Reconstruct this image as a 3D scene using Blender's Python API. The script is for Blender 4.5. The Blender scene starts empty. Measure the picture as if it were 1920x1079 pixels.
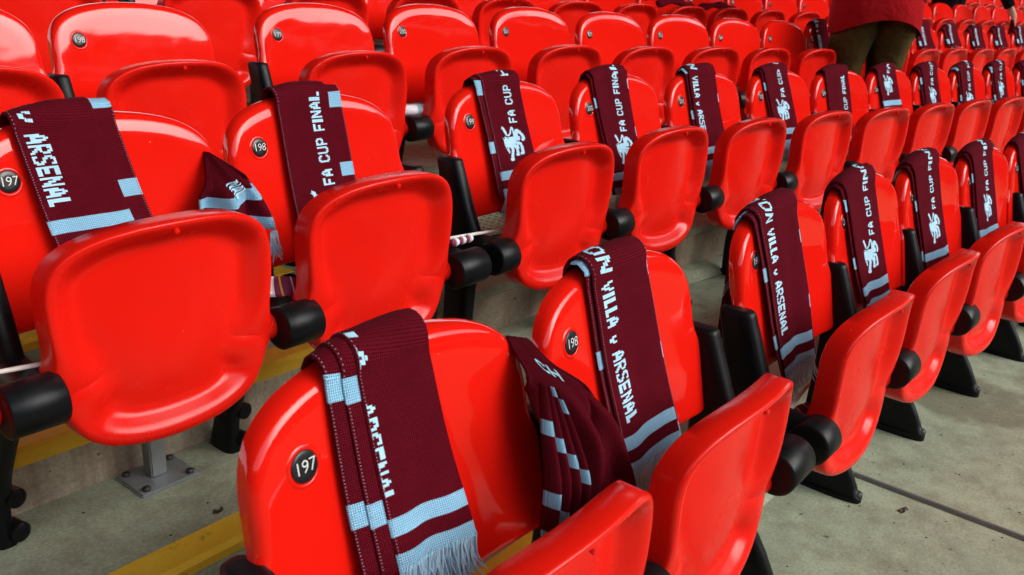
import bpy, bmesh, math, random
from mathutils import Vector, Matrix, Euler
random.seed(7)
S = bpy.context.scene
COL = S.collection
PI = math.pi
ZF = 0.699                       # height of the number discs above the terrace they stand on
D, H = 0.824, 0.1855             # row depth and riser height

# ------------------------------------------------------------------ camera
cam_d = bpy.data.cameras.new('camera')
cam = bpy.data.objects.new('camera', cam_d); COL.objects.link(cam); S.camera = cam
RX = Vector((0.63034866, -0.77531241, 0.03938579)); UP = Vector((0.22183507, 0.22851228, 0.94793003)); FW = Vector((0.74394205, 0.58878927, -0.31603389))
CAM = Vector((-1.3582, -0.68254, 0.49125 + ZF))
m = Matrix.Identity(4)
for i in range(3):
    m[i][0] = RX[i]; m[i][1] = UP[i]; m[i][2] = -FW[i]; m[i][3] = CAM[i]
cam.matrix_world = m
FPX = 1596.62
cam_d.sensor_width = 36; cam_d.lens = 36*FPX/1920
cam_d.clip_start = 0.05; cam_d.clip_end = 3000
cam_d.dof.use_dof = True; cam_d.dof.focus_distance = 1.75; cam_d.dof.aperture_fstop = 9

# ------------------------------------------------------------------ world, sun, exposure
w = bpy.data.worlds.new('World'); S.world = w; w.use_nodes = True
nt = w.node_tree; nt.nodes.clear()
out = nt.nodes.new('ShaderNodeOutputWorld'); bg = nt.nodes.new('ShaderNodeBackground')
sky = nt.nodes.new('ShaderNodeTexSky'); sky.sky_type = 'NISHITA'; sky.sun_disc = False
SUN_EL, SUN_AZ = math.radians(33), math.radians(155)
sky.sun_elevation = SUN_EL; sky.sun_rotation = SUN_AZ
sky.air_density = 1.0; sky.dust_density = 1.6; sky.ozone_density = 1.0
hs = nt.nodes.new('ShaderNodeHueSaturation'); hs.inputs['Saturation'].default_value = 0.35
nt.links.new(sky.outputs[0], hs.inputs['Color']); nt.links.new(hs.outputs[0], bg.inputs['Color'])
bg.inputs['Strength'].default_value = 0.15
nt.links.new(bg.outputs[0], out.inputs['Surface'])
sl = bpy.data.lights.new('sun', 'SUN'); sl.energy = 0.5; sl.angle = math.radians(46); sl.color = (1.0, 0.95, 0.87)
so = bpy.data.objects.new('sun', sl); COL.objects.link(so)
# sun_rotation is clockwise from +Y seen from above
sd = Vector((math.sin(SUN_AZ)*math.cos(SUN_EL), math.cos(SUN_AZ)*math.cos(SUN_EL), math.sin(SUN_EL)))
so.rotation_euler = sd.to_track_quat('Z', 'Y').to_euler()
S.view_settings.view_transform = 'Standard'; S.view_settings.look = 'None'
S.view_settings.exposure = 1.56; S.view_settings.gamma = 1.0
S.view_settings.use_curve_mapping = False

# ------------------------------------------------------------------ helpers
def link(o): COL.objects.link(o); return o
def mesh(name, verts, faces, mat, smooth=True, uv=None):
    me = bpy.data.meshes.new(name); me.from_pydata([tuple(v) for v in verts], [], faces)
    if uv is not None:
        l = me.uv_layers.new(name='UVMap')
        for lp in me.loops: l.data[lp.index].uv = uv[lp.vertex_index]
    if smooth: me.polygons.foreach_set('use_smooth', [True]*len(me.polygons))
    if mat: me.materials.append(mat)
    me.update(); return me
def part(name, me, parent=None, label=None):
    o = bpy.data.objects.new(name, me); link(o)
    if parent: o.parent = parent
    if label: o['label'] = label
    return o
def thing(name, label, cat, mat=None, group=None):
    o = bpy.data.objects.new(name, None); link(o); o.empty_display_size = 0.1
    if mat is not None: o.matrix_world = mat
    o['label'] = label; o['category'] = cat
    if group: o['group'] = group
    return o
def structure(name, me):
    o = part(name, me); o['kind'] = 'structure'; return o
class MB:
    def __init__(s): s.v = []; s.f = []
    def add(s, vs, fs):
        b = len(s.v); s.v += [Vector(v) for v in vs]; s.f += [tuple(b+i for i in f) for f in fs]
    def box(s, c, d, rot=None):
        x, y, z = d[0]/2, d[1]/2, d[2]/2
        vs = [Vector((sx*x, sy*y, sz*z)) for sx in (-1, 1) for sy in (-1, 1) for sz in (-1, 1)]
        if rot is not None: vs = [rot @ v for v in vs]
        s.add([v+Vector(c) for v in vs], [(0,1,3,2),(4,6,7,5),(0,4,5,1),(2,3,7,6),(0,2,6,4),(1,5,7,3)])
    def tube(s, pts, rad, n=8, cap=True, flat=1.0):
        pts = [Vector(p) for p in pts]; k = len(pts)
        rad = rad if isinstance(rad, (list, tuple)) else [rad]*k
        rings = []; ref = None
        for i in range(k):
            t = (pts[min(i+1, k-1)]-pts[max(i-1, 0)]).normalized()
            if ref is None: ref = t.orthogonal().normalized()
            a = (ref - t*ref.dot(t)).normalized(); b = t.cross(a); ref = a
            rings.append([pts[i]+(a*math.cos(2*PI*j/n)+b*math.sin(2*PI*j/n)*flat)*rad[i] for j in range(n)])
        s.loft(rings, cap)
    def loft(s, rings, cap=True):
        n = len(rings[0]); vs = [v for r in rings for v in r]; fs = []
        for i in range(len(rings)-1):
            for j in range(n):
                j2 = (j+1) % n
                fs.append((i*n+j, i*n+j2, (i+1)*n+j2, (i+1)*n+j))
        if cap: fs.append(tuple(reversed(range(n)))); fs.append(tuple(range((len(rings)-1)*n, len(rings)*n)))
        s.add(vs, fs)
    def mesh(s, name, mat, smooth=True):
        me = mesh(name, s.v, s.f, mat, smooth)
        bm = bmesh.new(); bm.from_mesh(me); bmesh.ops.recalc_face_normals(bm, faces=bm.faces); bm.to_mesh(me); bm.free()
        return me
def sharp(me, ang=40):
    me.set_sharp_from_angle(angle=math.radians(ang)); return me

# ------------------------------------------------------------------ materials
def newmat(name):
    m = bpy.data.materials.new(name); m.use_nodes = True
    n = m.node_tree.nodes; b = n['Principled BSDF']; return m, m.node_tree, n, b
def noise(nt, scale, detail=4, rough=.55, vec=None, dist=0):
    t = nt.nodes.new('ShaderNodeTexNoise'); t.inputs['Scale'].default_value = scale; t.inputs['Detail'].default_value = detail
    t.inputs['Roughness'].default_value = rough; t.inputs['Distortion'].default_value = dist
    if vec is not None: nt.links.new(vec, t.inputs['Vector'])
    return t
def ramp(nt, src, stops):
    r = nt.nodes.new('ShaderNodeValToRGB'); e = r.color_ramp.elements
    while len(e) < len(stops): e.new(0.5)
    for i, (p, c) in enumerate(stops): e[i].position = p; e[i].color = (*c, 1) if len(c) == 3 else c
    nt.links.new(src, r.inputs['Fac']); return r
def mixc(nt, fac, a, b, mode='MIX'):
    x = nt.nodes.new('ShaderNodeMix'); x.data_type = 'RGBA'; x.blend_type = mode
    for k, v in ((0, fac), (6, a), (7, b)):
        if hasattr(v, 'is_output'): nt.links.new(v, x.inputs[k])
        elif isinstance(v, (int, float)): x.inputs[k].default_value = v
        else: x.inputs[k].default_value = (*v, 1)
    return x.outputs[2]
def math_n(nt, op, a, b=None, c=None):
    x = nt.nodes.new('ShaderNodeMath'); x.operation = op
    for k, v in enumerate((a, b, c)):
        if v is None: continue
        if hasattr(v, 'is_output'): nt.links.new(v, x.inputs[k])
        else: x.inputs[k].default_value = v
    return x.outputs[0]
def bump(nt, b, h, strength, dist):
    x = nt.nodes.new('ShaderNodeBump'); x.inputs['Strength'].default_value = strength; x.inputs['Distance'].default_value = dist
    nt.links.new(h, x.inputs['Height']); nt.links.new(x.outputs[0], b.inputs['Normal'])
def texco(nt, k='Object'): return nt.nodes.new('ShaderNodeTexCoord').outputs[k]

def red_plastic(name, r0, r1, bs, spec=.5):
    m, t, n, b = newmat(name)
    oi = n.new('ShaderNodeObjectInfo')
    co = texco(t)
    add = n.new('ShaderNodeVectorMath'); add.operation = 'ADD'; t.links.new(co, add.inputs[0]); t.links.new(oi.outputs['Location'], add.inputs[1])
    v = add.outputs[0]
    big = noise(t, 3.0, 3, .5, v)
    base = mixc(t, big.outputs['Fac'], (0.72, 0.0075, 0.0035), (0.80, 0.0125, 0.0055))
    # pale scuffs and specks of wear
    sp = noise(t, 70, 3, .6, v); spk = ramp(t, sp.outputs['Fac'], [(.745, (0, 0, 0)), (.765, (1, 1, 1))])
    col = mixc(t, math_n(t, 'MULTIPLY', spk.outputs['Color'], .45), base, (0.85, 0.33, 0.3))
    t.links.new(col, b.inputs['Base Color'])
    rn = noise(t, 9, 5, .6, v); rr = ramp(t, rn.outputs['Fac'], [(.35, (r0,)*3), (.75, (r1,)*3)])
    t.links.new(rr.outputs['Color'], b.inputs['Roughness'])
    b.inputs['IOR'].default_value = 1.43; b.inputs['Specular IOR Level'].default_value = spec
    b.inputs['Subsurface Weight'].default_value = 0.0
    lo = noise(t, 7, 2, .5, v); hi = noise(t, 420, 2, .5, v)
    h = math_n(t, 'ADD', math_n(t, 'MULTIPLY', lo.outputs['Fac'], 1.0), math_n(t, 'MULTIPLY', hi.outputs['Fac'], .012))
    bump(t, b, h, bs, .012)
    return m
RED = red_plastic('glossy_red_plastic', .018, .06, .10); REDPAN = red_plastic('satin_red_plastic', .20, .32, .02, .36)

def simple(name, col, rough, metal=0.0, var=.15, nscale=20, bumpd=0.0005):
    m, t, n, b = newmat(name)
    co = texco(t); ns = noise(t, nscale, 5, .6, co)
    c = mixc(t, ns.outputs['Fac'], tuple(x*(1-var) for x in col), tuple(min(1, x*(1+var)) for x in col))
    t.links.new(c, b.inputs['Base Color'])
    r = ramp(t, ns.outputs['Fac'], [(.3, (max(.02, rough-.08),)*3), (.7, (min(1, rough+.08),)*3)])
    t.links.new(r.outputs['Color'], b.inputs['Roughness']); b.inputs['Metallic'].default_value = metal
    if bumpd:
        n2 = noise(t, nscale*12, 3, .6, co); bump(t, b, n2.outputs['Fac'], .4, bumpd)
    return m
BLACK = simple('black_plastic', (0.0045, 0.0054, 0.0064), .40, 0, .3, 14, .0003)
BLACK.node_tree.nodes['Principled BSDF'].inputs['Specular IOR Level'].default_value = .20
DISC = simple('dark_disc_plastic', (0.011, 0.013, 0.015), .3, 0, .1, 30, 0)
NUMW = simple('number_white_print', (0.72, 0.74, 0.72), .5, 0, .05, 30, 0)
GALV = simple('galvanised_steel', (0.30, 0.33, 0.34), .5, .55, .3, 22, .0004)
STEELBOLT = simple('dull_bolt_steel', (0.06, 0.06, 0.06), .5, .6, .3, 60, 0)
WOODSTICK = simple('white_painted_stick', (0.78, 0.76, 0.70), .5, 0, .06, 60, 0)

def concrete(name, c1, c2, stain, streak=False):
    m, t, n, b = newmat(name)
    co = texco(t)
    a = noise(t, 1.7, 6, .62, co, .4); d = noise(t, 11, 6, .65, co); g = noise(t, 130, 4, .7, co); s = noise(t, .9, 5, .6, co, .8)
    c = mixc(t, ramp(t, a.outputs['Fac'], [(.32, (0,)*3), (.68, (1,)*3)]).outputs['Color'], c1, c2)
    c = mixc(t, ramp(t, d.outputs['Fac'], [(.40, (0,)*3), (.72, (.62,)*3)]).outputs['Color'], c, stain)
    c = mixc(t, ramp(t, s.outputs['Fac'], [(.55, (0,)*3), (.62, (.7,)*3)]).outputs['Color'], c, stain)
    sp = noise(t, 38, 2, .5, co)
    c = mixc(t, ramp(t, sp.outputs['Fac'], [(.70, (0,)*3), (.73, (.75,)*3)]).outputs['Color'], c, (.045, .04, .03))
    c = mixc(t, .40, c, ramp(t, g.outputs['Fac'], [(.3, (.2,)*3), (.7, (.8,)*3)]).outputs['Color'], 'OVERLAY')
    if streak:
        mp = n.new('ShaderNodeMapping'); mp.inputs['Scale'].default_value = (16, 16, .8); t.links.new(co, mp.inputs[0])
        st = noise(t, 1.0, 4, .6, mp.outputs[0])
        c = mixc(t, ramp(t, st.outputs['Fac'], [(.5, (0,)*3), (.66, (.6,)*3)]).outputs['Color'], c, (.17, .10, .05))
    t.links.new(c, b.inputs['Base Color'])
    b.inputs['Roughness'].default_value = .82
    h = math_n(t, 'ADD', d.outputs['Fac'], math_n(t, 'MULTIPLY', g.outputs['Fac'], .5)); bump(t, b, h, .5, .003)
    return m
CONC = concrete('tread_concrete', (0.275, 0.325, 0.228), (0.375, 0.415, 0.285), (0.135, 0.125, 0.075))
RISER = concrete('riser_concrete', (0.36, 0.325, 0.235), (0.44, 0.41, 0.30), (0.17, 0.13, 0.085), True)

def yellow():
    m, t, n, b = newmat('yellow_edge_paint')
    co = texco(t); a = noise(t, 14, 6, .7, co); g = noise(t, 260, 3, .7, co)
    c = mixc(t, ramp(t, a.outputs['Fac'], [(.35, (0,)*3), (.7, (1,)*3)]).outputs['Color'], (0.76, 0.45, 0.016), (0.84, 0.54, 0.028))
    wear = ramp(t, noise(t, 30, 5, .75, co).outputs['Fac'], [(.60, (0,)*3), (.72, (.7,)*3)])
    c = mixc(t, wear.outputs['Color'], c, (0.16, 0.11, 0.04))
    t.links.new(c, b.inputs['Base Color']); b.inputs['Roughness'].default_value = .7
    bump(t, b, g.outputs['Fac'], .8, .003); return m
YELLOW = yellow()

MAROON = (0.112, 0.0036, 0.0110); SKYB = (0.32, 0.64, 0.88)
def knit(name, mode):
    """UV: u = metres across the cloth, v = metres up from the fringe end."""
    m, t, n, b = newmat(name)
    uvn = n.new('ShaderNodeUVMap'); sep = n.new('ShaderNodeSeparateXYZ'); t.links.new(uvn.outputs[0], sep.inputs[0])
    u, v = sep.outputs[0], sep.outputs[1]
    def band(x, a, c_):   # 1 inside [a, c_]
        return math_n(t, 'MULTIPLY', math_n(t, 'GREATER_THAN', x, a), math_n(t, 'LESS_THAN', x, c_))
    if mode == 'main':
        msk = math_n(t, 'MAXIMUM', band(v, -1, .022), band(v, .044, .067))
        msk = math_n(t, 'MAXIMUM', msk, band(v, .640, .670))
    elif mode == 'fold':
        fr = math_n(t, 'FRACT', math_n(t, 'MULTIPLY', v, 1/.15))
        msk = band(fr, .45, .65)
    else:
        msk = None
    # knitted stitches: fine columns along the cloth, rows across it
    su = math_n(t, 'SINE', math_n(t, 'MULTIPLY', u, 2*PI/.0031)); 
    sv = math_n(t, 'SINE', math_n(t, 'ADD', math_n(t, 'MULTIPLY', v, 2*PI/.0030), math_n(t, 'MULTIPLY', su, 1.2)))
    h = math_n(t, 'ADD', math_n(t, 'MULTIPLY', su, .5), math_n(t, 'MULTIPLY', sv, .5))
    hn = ramp(t, math_n(t, 'MULTIPLY_ADD', h, .5, .5), [(0.08, (.52,)*3), (.75, (1.18,)*3)])
    nb = noise(t, 900, 2, .6, uvn.outputs[0]); nl = noise(t, 22, 4, .6, uvn.outputs[0])
    mar = mixc(t, nl.outputs['Fac'], tuple(x*.8 for x in MAROON), tuple(x*1.25 for x in MAROON))
    # pale flecks where the blue backing yarn shows through the knit
    fl = ramp(t, nb.outputs['Fac'], [(.68, (0,)*3), (.78, (.10,)*3)])
    mar = mixc(t, fl.outputs['Color'], mar, (.25, .2, .26))
    blu = mixc(t, nl.outputs['Fac'], tuple(x*.88 for x in SKYB), tuple(x*1.1 for x in SKYB))
    c = mixc(t, msk, mar, blu) if msk is not None else (mar if mode == 'plain' else blu)
    c = mixc(t, 1.0, c, hn.outputs['Color'], 'MULTIPLY')
    t.links.new(c, b.inputs['Base Color'])
    b.inputs['Roughness'].default_value = .95; b.inputs['Specular IOR Level'].default_value = .06
    b.inputs['Sheen Weight'].default_value = .0
    bump(t, b, h, .8, .0012)
    return m
KNIT = knit('maroon_knit_blue_bands', 'main'); KFOLD = knit('maroon_knit_blue_dashes', 'fold'); KPLAIN = knit('maroon_knit_plain', 'plain')
def bluemat(name, c, r):
    m, t, n, b = newmat(name); co = texco(t); a = noise(t, 60, 4, .6, co)
    t.links.new(mixc(t, a.outputs['Fac'], tuple(x*.8 for x in c), tuple(x*1.15 for x in c)), b.inputs['Base Color'])
    b.inputs['Roughness'].default_value = r; b.inputs['Specular IOR Level'].default_value = .15; return m
BLUEYARN = bluemat('pale_blue_yarn', (0.46, 0.74, 0.92), .9)
LETTER = bluemat('pale_blue_knit_letters', (0.42, 0.70, 0.86), .9)
STITCH = bluemat('pale_edge_stitch', (0.26, 0.17, 0.21), .9)

# ------------------------------------------------------------------ where every seat stands (x, y, heading, small height step)
T = {1: {197: (-0.69, 0.0, -0.0, 0.0005), 198: (-0.1826, 0.0, 0.0, -0.0007), 199: (0.4766, -0.0143, 0.03, -0.0036), 200: (0.9631, -0.0394, 0.054, 0.0037), 201: (1.4359, -0.0836, 0.099, 0.0037), 202: (1.9169, -0.1414, 0.124, -0.0052), 203: (2.3529, -0.2112, 0.169, -0.0036), 204: (2.8163, -0.2902, 0.169, 0.0), 205: (3.2796, -0.3693, 0.169, 0.0), 206: (3.7429, -0.4483, 0.169, 0.0)},
2: {197: (-0.6395, 0.824, -0.0, -0.0044), 198: (-0.1543, 0.824, 0.0, 0.0035), 199: (0.4867, 0.8103, 0.03, 0.0079), 200: (1.0091, 0.7837, 0.054, 0.011), 201: (1.5159, 0.7355, 0.099, 0.0069), 202: (2.0468, 0.6702, 0.124, 0.0003), 203: (2.5258, 0.5886, 0.169, -0.0062), 204: (2.9753, 0.5119, 0.169, -0.0068), 205: (3.4181, 0.4363, 0.169, -0.009), 206: (3.8609, 0.3608, 0.169, -0.0126)},
3: {197: (-0.6046, 1.6479, -0.0, -0.016), 198: (-0.1146, 1.6479, 0.0, -0.014), 199: (0.4991, 1.6349, 0.03, -0.0002), 200: (1.0176, 1.6091, 0.054, 0.0101), 201: (1.5467, 1.5598, 0.099, 0.0132), 202: (2.0559, 1.4973, 0.124, 0.0052), 203: (2.5452, 1.4151, 0.169, 0.0038), 204: (3.0124, 1.3354, 0.169, -0.0036), 205: (3.462, 1.2587, 0.169, -0.0068), 206: (3.8941, 1.1849, 0.169, -0.0108)}}
def seat_pos(r, s):
    if r >= 4:
        x, y, th, dz = seat_pos(3, s); k = r-3
        return x+.03*k, y+D*k, th, 0.0
    t = T[r]
    if s in t: return t[s]
    if s < 197:
        x, y, th, dz = t[197]; return x-(197-s)*.49, y, th, dz
    x, y, th, dz = t[206]; k = s-206
    return x+k*.447*math.cos(th), y-k*.447*math.sin(th), th, dz
def seat_mat(r, s):
    x, y, th, dz = seat_pos(r, s)
    return Matrix.Translation((x, y, (r-1)*H+dz)) @ Matrix.Rotation(-th, 4, 'Z')
def px(p):
    d = Vector(p)-CAM; z = d.dot(FW)
    if z < .05: return None
    return 960+FPX*d.dot(RX)/z, 539.5-FPX*d.dot(UP)/z, z

# ------------------------------------------------------------------ the terrace: treads, risers, edges
GAPX = {r: (seat_pos(r, 198)[0]+seat_pos(r, 199)[0])/2 for r in range(1, 14)}
def row_line(r, off, s0=186, s1=240):
    """points along row r, off metres behind the seat line, left section then right section"""
    L = []; R = []
    x, y, th, dz = seat_pos(r, 198); L = [Vector((x-9, y+off, 0)), Vector((x+.315, y+off, 0))]
    for s in range(199, s1+1):
        x, y, th, dz = seat_pos(r, s)
        ex = Vector((math.cos(th), -math.sin(th), 0)); ey = Vector((math.sin(th), math.cos(th), 0))
        if s == 199: R.append(Vector((x, y, 0))-ex*.345+ey*off)
        R.append(Vector((x, y, 0))+ex*.25+ey*off)
    return L, R
NR = 12
tread = MB(); riser = MB(); kerb = MB(); ynos = MB(); ledge = MB(); hy = MB()
def strip(mb, A, zA, B, zB):
    n = len(A); mb.add([(p.x, p.y, zA) for p in A]+[(p.x, p.y, zB) for p in B], [(i, i+1, n+i+1, n+i) for i in range(n-1)])
def left(r, off): return row_line(r, off)[0]
def right(r, off): L, R = row_line(r, off); return [L[1]]+R
OL, OR = .155, .085             # the riser behind the seats, left section / right section
LOW = .045                      # the left section's gangway lies this much lower, with a half step up to the seats
for r in range(1, NR+1):
    z = (r-1)*H
    # right section: one tread from riser to riser
    strip(tread, right(r-1, OR) if r > 1 else right(1, -1.75), z, right(r, OR), z)
    strip(riser, right(r, OR), z, right(r, OR), z+H)
    # left section: lower gangway, half step, seat platform
    A = left(r-1, OL) if r > 1 else left(1, -1.75)
    strip(tread, A, z-LOW, left(r, -.225), z-LOW)
    strip(tread, left(r, -.225), z-LOW, left(r, -.225), z)
    strip(tread, left(r, -.225), z, left(r, OL), z)
    strip(riser, left(r, OL), z, left(r, OL), z+H-LOW)
    e0, e1, e2 = A[1], left(r, -.225)[1], left(r, OL)[1]
    tread.add([(e0.x, e0.y, z-LOW), (e1.x, e1.y, z-LOW), (e1.x, e1.y, z), (e0.x, e0.y, z)], [(0, 1, 2, 3)])
    e3 = right(r, OR)[0]
    riser.add([(e3.x, e3.y, z), (e2.x, e2.y, z), (e2.x, e2.y, z+H), (e3.x, e3.y, z+H)], [(0, 1, 2, 3)])
    # sealed fillet along the foot of each riser (right section), with a shadow joint above it
    strip(kerb, right(r, OR-.004), z+.040, right(r, OR-.055), z+.032); strip(kerb, right(r, OR-.055), z+.032, right(r, OR-.10), z+.004)
    # cast nosing lip of the tread above (right section)
    strip(ledge, right(r, OR-.001), z+H-.030, right(r, OR-.010), z+H-.024); strip(ledge, right(r, OR-.010), z+H-.024, right(r, OR-.010), z+H+.002); strip(ledge, right(r, OR-.010), z+H+.002, right(r, OR+.06), z+H+.004)
    # yellow painted edges of the left section
    for mb, y0, zt, fh in ((ynos, OL, z+H-LOW, .040), (hy, -.225, z, .030)):
        strip(mb, left(r, y0-.004), zt-fh, left(r, y0-.010), zt-.008); strip(mb, left(r, y0-.010), zt-.008, left(r, y0-.003), zt+.003); strip(mb, left(r, y0-.003), zt+.003, left(r, y0+.066), zt+.004)
structure('terrace_floor', tread.mesh('terrace_floor', CONC, False))
structure('terrace_riser', riser.mesh('terrace_riser', RISER, False))
structure('riser_foot_fillet', kerb.mesh('riser_foot_fillet', CONC, False))
structure('concrete_step_edge', ledge.mesh('concrete_step_edge', CONC, False))
structure('yellow_step_edge', ynos.mesh('yellow_step_edge', YELLOW, False))
structure('yellow_half_step_edge', hy.mesh('yellow_half_step_edge', YELLOW, False))

# expansion joint running to the front between seats 199 and 200 of the front row
x, y, th, dz = seat_pos(1, 199)
ex = Vector((math.cos(th+.02), -math.sin(th+.02), 0)); ey = Vector((math.sin(th+.02), math.cos(th+.02), 0))
jb = MB(); c0 = Vector((x, y, 0))+ex*.392
for (a, b_, zz) in ((-.011, .011, .004), (-.004, .004, .008)):
    jb.add([c0+ex*a+ey*.0+Vector((0, 0, zz)), c0+ex*b_+Vector((0, 0, zz)), c0+ex*b_-ey*1.7+Vector((0, 0, zz)), c0+ex*a-ey*1.7+Vector((0, 0, zz))], [(0, 1, 2, 3)])
structure('floor_joint', jb.mesh('floor_joint', simple('grey_joint_sealant', (.13, .135, .12), .8, 0, .3, 30, .0005), False))

# pitch and far bowl: seen mostly as reflections in the glossy seats
def grass():
    m, t, n, b = newmat('mown_pitch_grass'); co = texco(t); a = noise(t, .3, 4, .6, co)
    t.links.new(mixc(t, a.outputs['Fac'], (.05, .10, .02), (.08, .14, .03)), b.inputs['Base Color']); b.inputs['Roughness'].default_value = .9; return m
gp = MB(); gp.add([(-900, -900, -1.3), (900, -900, -1.3), (900, 900, -1.3), (-900, 900, -1.3)], [(0, 1, 2, 3)])
structure('pitch_ground', gp.mesh('pitch_ground', grass(), False))

# ------------------------------------------------------------------ the far side of the bowl (mirrored in the seat backs)
WHITE = simple('white_painted_steel', (.75, .76, .78), .4, 0, .05, 5, 0)
ROOFM = simple('grey_roof_cladding', (.10, .105, .11), .6, 0, .15, .2, 0)
FARRED = simple('distant_red_seating', (.30, .012, .012), .6, 0, .35, .6, 0)
FARCON = simple('distant_concrete', (.28, .27, .24), .8, 0, .2, .4, 0)
def far_stand():
    t = thing('opposite_stand', 'far stand across the pitch with truss roof, mirrored in the seats', 'stand')
    mb = MB(); a0, a1, n = math.radians(95), math.radians(292), 40
    def ring(R_, z): return [(R_*math.sin(a0+(a1-a0)*i/n), 60*0+R_*math.cos(a0+(a1-a0)*i/n)-10, z) for i in range(n+1)]
    def sheet(R0, z0, R1, z1):
        A = ring(R0, z0); B = ring(R1, z1); m_ = MB(); m_.add(A+B, [(i, i+1, n+i+2, n+i+1) for i in range(n)]); return m_
    part('lower_tier', sheet(112, -1, 150, 8).mesh('lower_tier', FARRED, False), t)
    part('tier_fascia', sheet(150, 8, 149, 11).mesh('tier_fascia', FARCON, False), t)
    part('upper_tier', sheet(149, 11, 180, 23).mesh('upper_tier', FARRED, False), t)
    part('back_wall', sheet(180, 23, 182, 48).mesh('back_wall', FARCON, False), t)
    rf = sheet(126, 43.2, 184, 48); rf2 = sheet(126, 44.7, 184, 49.5); rf.add(rf2.v, rf2.f); e = sheet(126, 43.2, 126, 44.7); rf.add(e.v, e.f)
    roof = part('roof', rf.mesh('roof', ROOFM, False), t)
    tr = MB(); A = ring(126, 42.8); B = ring(127, 37.5)
    tr.tube(A, .55, 6); tr.tube(B, .55, 6)
    for i in range(n): tr.tube([A[i], B[i]], .3, 5); tr.tube([B[i], A[i+1]], .3, 5)
    part('roof_truss', tr.mesh('roof_truss', WHITE), t)
far_stand()
def add_shading_roof():
    """unseen roof added to cut overhead light on the seats: grey deck with a white truss along its front edge"""
    t = thing('shading_roof', 'unseen grey roof added to shade the seats from above, with white truss along its front edge', 'roof')
    mb = MB(); mb.box((10, 13, 20.5), (260, 54, .6)); part('shading_deck', mb.mesh('shading_deck', ROOFM, False), t)
    tr = MB(); zt, zb, y = 20.0, 17.8, -14.2
    tr.tube([(-120, y, zt), (140, y, zt)], .22, 6); tr.tube([(-120, y, zb), (140, y, zb)], .22, 6)
    for i in range(87): tr.tube([(-120+3*i, y, zt), (-118.5+3*i, y, zb)], .1, 5); tr.tube([(-118.5+3*i, y, zb), (-117+3*i, y, zt)], .1, 5)
    part('roof_truss', tr.mesh('roof_truss', WHITE), t)
add_shading_roof()  # unseen, added so that light comes in mainly from the front

# ------------------------------------------------------------------ seat meshes (seat frame: x right, y up the stand, z up, origin on the floor)
def resample(pts, n):
    """closed polyline -> n evenly spaced points"""
    P = [Vector(p) for p in pts]; k = len(P)
    L = [0]
    for i in range(k): L.append(L[-1]+(P[(i+1) % k]-P[i]).length)
    out = []
    j = 0
    for q in range(n):
        d = L[-1]*q/n
        while L[j+1] < d: j += 1
        f = (d-L[j])/max(1e-9, L[j+1]-L[j]); out.append(P[j].lerp(P[(j+1) % k], f))
    return out
def smooth_closed(P, it=2):
    for _ in range(it):
        k = len(P); P = [(P[i-1]+P[i]*2+P[(i+1) % k])/4 for i in range(k)]
    return P
def inset(P, d):
    k = len(P); out = []
    for i in range(k):
        t = (P[(i+1) % k]-P[i-1]).normalized(); nrm = Vector((t.y, -t.x)); out.append(P[i]-nrm*d)
    return out
def closed_outline(half, n, it):
    """half: right half from top centre to bottom centre (x,z) -> clockwise closed outline seen from the front, outward normal by inset()"""
    P = [Vector(p) for p in half]+[Vector((-x, z)) for x, z in reversed(half[1:-1])]
    P = list(reversed(P))            # counter-clockwise
    return smooth_closed(resample(P, n), it)
def yb(X, Z):                        # front face of the seat back; Z measured from the number disc
    return .20*Z-.20*X*X+.006+.20*max(0, Z)**2
BACK_HALF = [(0, .0965), (.05, .0955), (.10, .090), (.14, .0815), (.175, .069), (.203, .050), (.221, .026), (.229, 0), (.232, -.035), (.232, -.062), (.234, -.080), (.240, -.094), (.245, -.104), (.246, -.14), (.247, -.19), (.248, -.244), (.246, -.247), (.15, -.247), (0, -.247)]
NB = 104
BO = closed_outline(BACK_HALF, NB, 1)
def backrest_mesh():
    rings = []
    def depth(z): return 1.0 if z > -.07 else max(.35, 1-(-.07-z)/.06)
    for ins, dy in ((.006, .034), (0, .030), (0, .018), (.0018, .0105), (.0055, .0048), (.0105, .0016), (.018, 0.0)):
        P = inset(BO, ins); rings.append([Vector((p.x, yb(p.x, p.y)+dy*depth(p.y)-.0, p.y)) for p in P])
    base = inset(BO, .018); C = Vector((0, -.07))
    for t in (.86, .70, .5, .28, .1):
        rings.append([Vector((q.x, yb(q.x, q.y), q.y)) for q in [C+(p-C)*t for p in base]])
    mb = MB(); n = NB
    vs = [v for r in rings for v in r]; fs = []
    for i in range(len(rings)-1):
        for j in range(n): fs.append((i*n+j, i*n+(j+1) % n, (i+1)*n+(j+1) % n, (i+1)*n+j))
    c = len(vs); vs.append(Vector((0, yb(0, -.07), -.07))); k = len(rings)-1
    fs += [(k*n+j, k*n+(j+1) % n, c) for j in range(n)]
    # moulded recess ring round the number disc
    # back skin
    b0 = len(vs); P = inset(BO, .030); vs += [Vector((p.x, yb(p.x, p.y)+.014, p.y)) for p in P]
    fs += [(j, b0+j, b0+(j+1) % n, (j+1) % n) for j in range(n)]
    c = len(vs); vs.append(Vector((0, yb(0, -.07)+.014, -.07))); fs += [(b0+(j+1) % n, b0+j, c) for j in range(n)]
    mb.add([v+Vector((0, 0, ZF)) for v in vs], fs)
    return sharp(mb.mesh('backrest', RED), 50)
PX0 = -.022                          # pan centre in the seat frame
PAN_HALF = [(0, -.036), (.06, -.038), (.11, -.045), (.15, -.058), (.178, -.077), (.195, -.102), (.2015, -.135), (.200, -.185), (.196, -.225), (.196, -.250), (.205, -.278), (.2115, -.298), (.206, -.317), (.190, -.332), (.181, -.348), (.174, -.366), (.158, -.390), (.130, -.410), (.09, -.4225), (.04, -.4285), (0, -.4295)]
NP = 128
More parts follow.
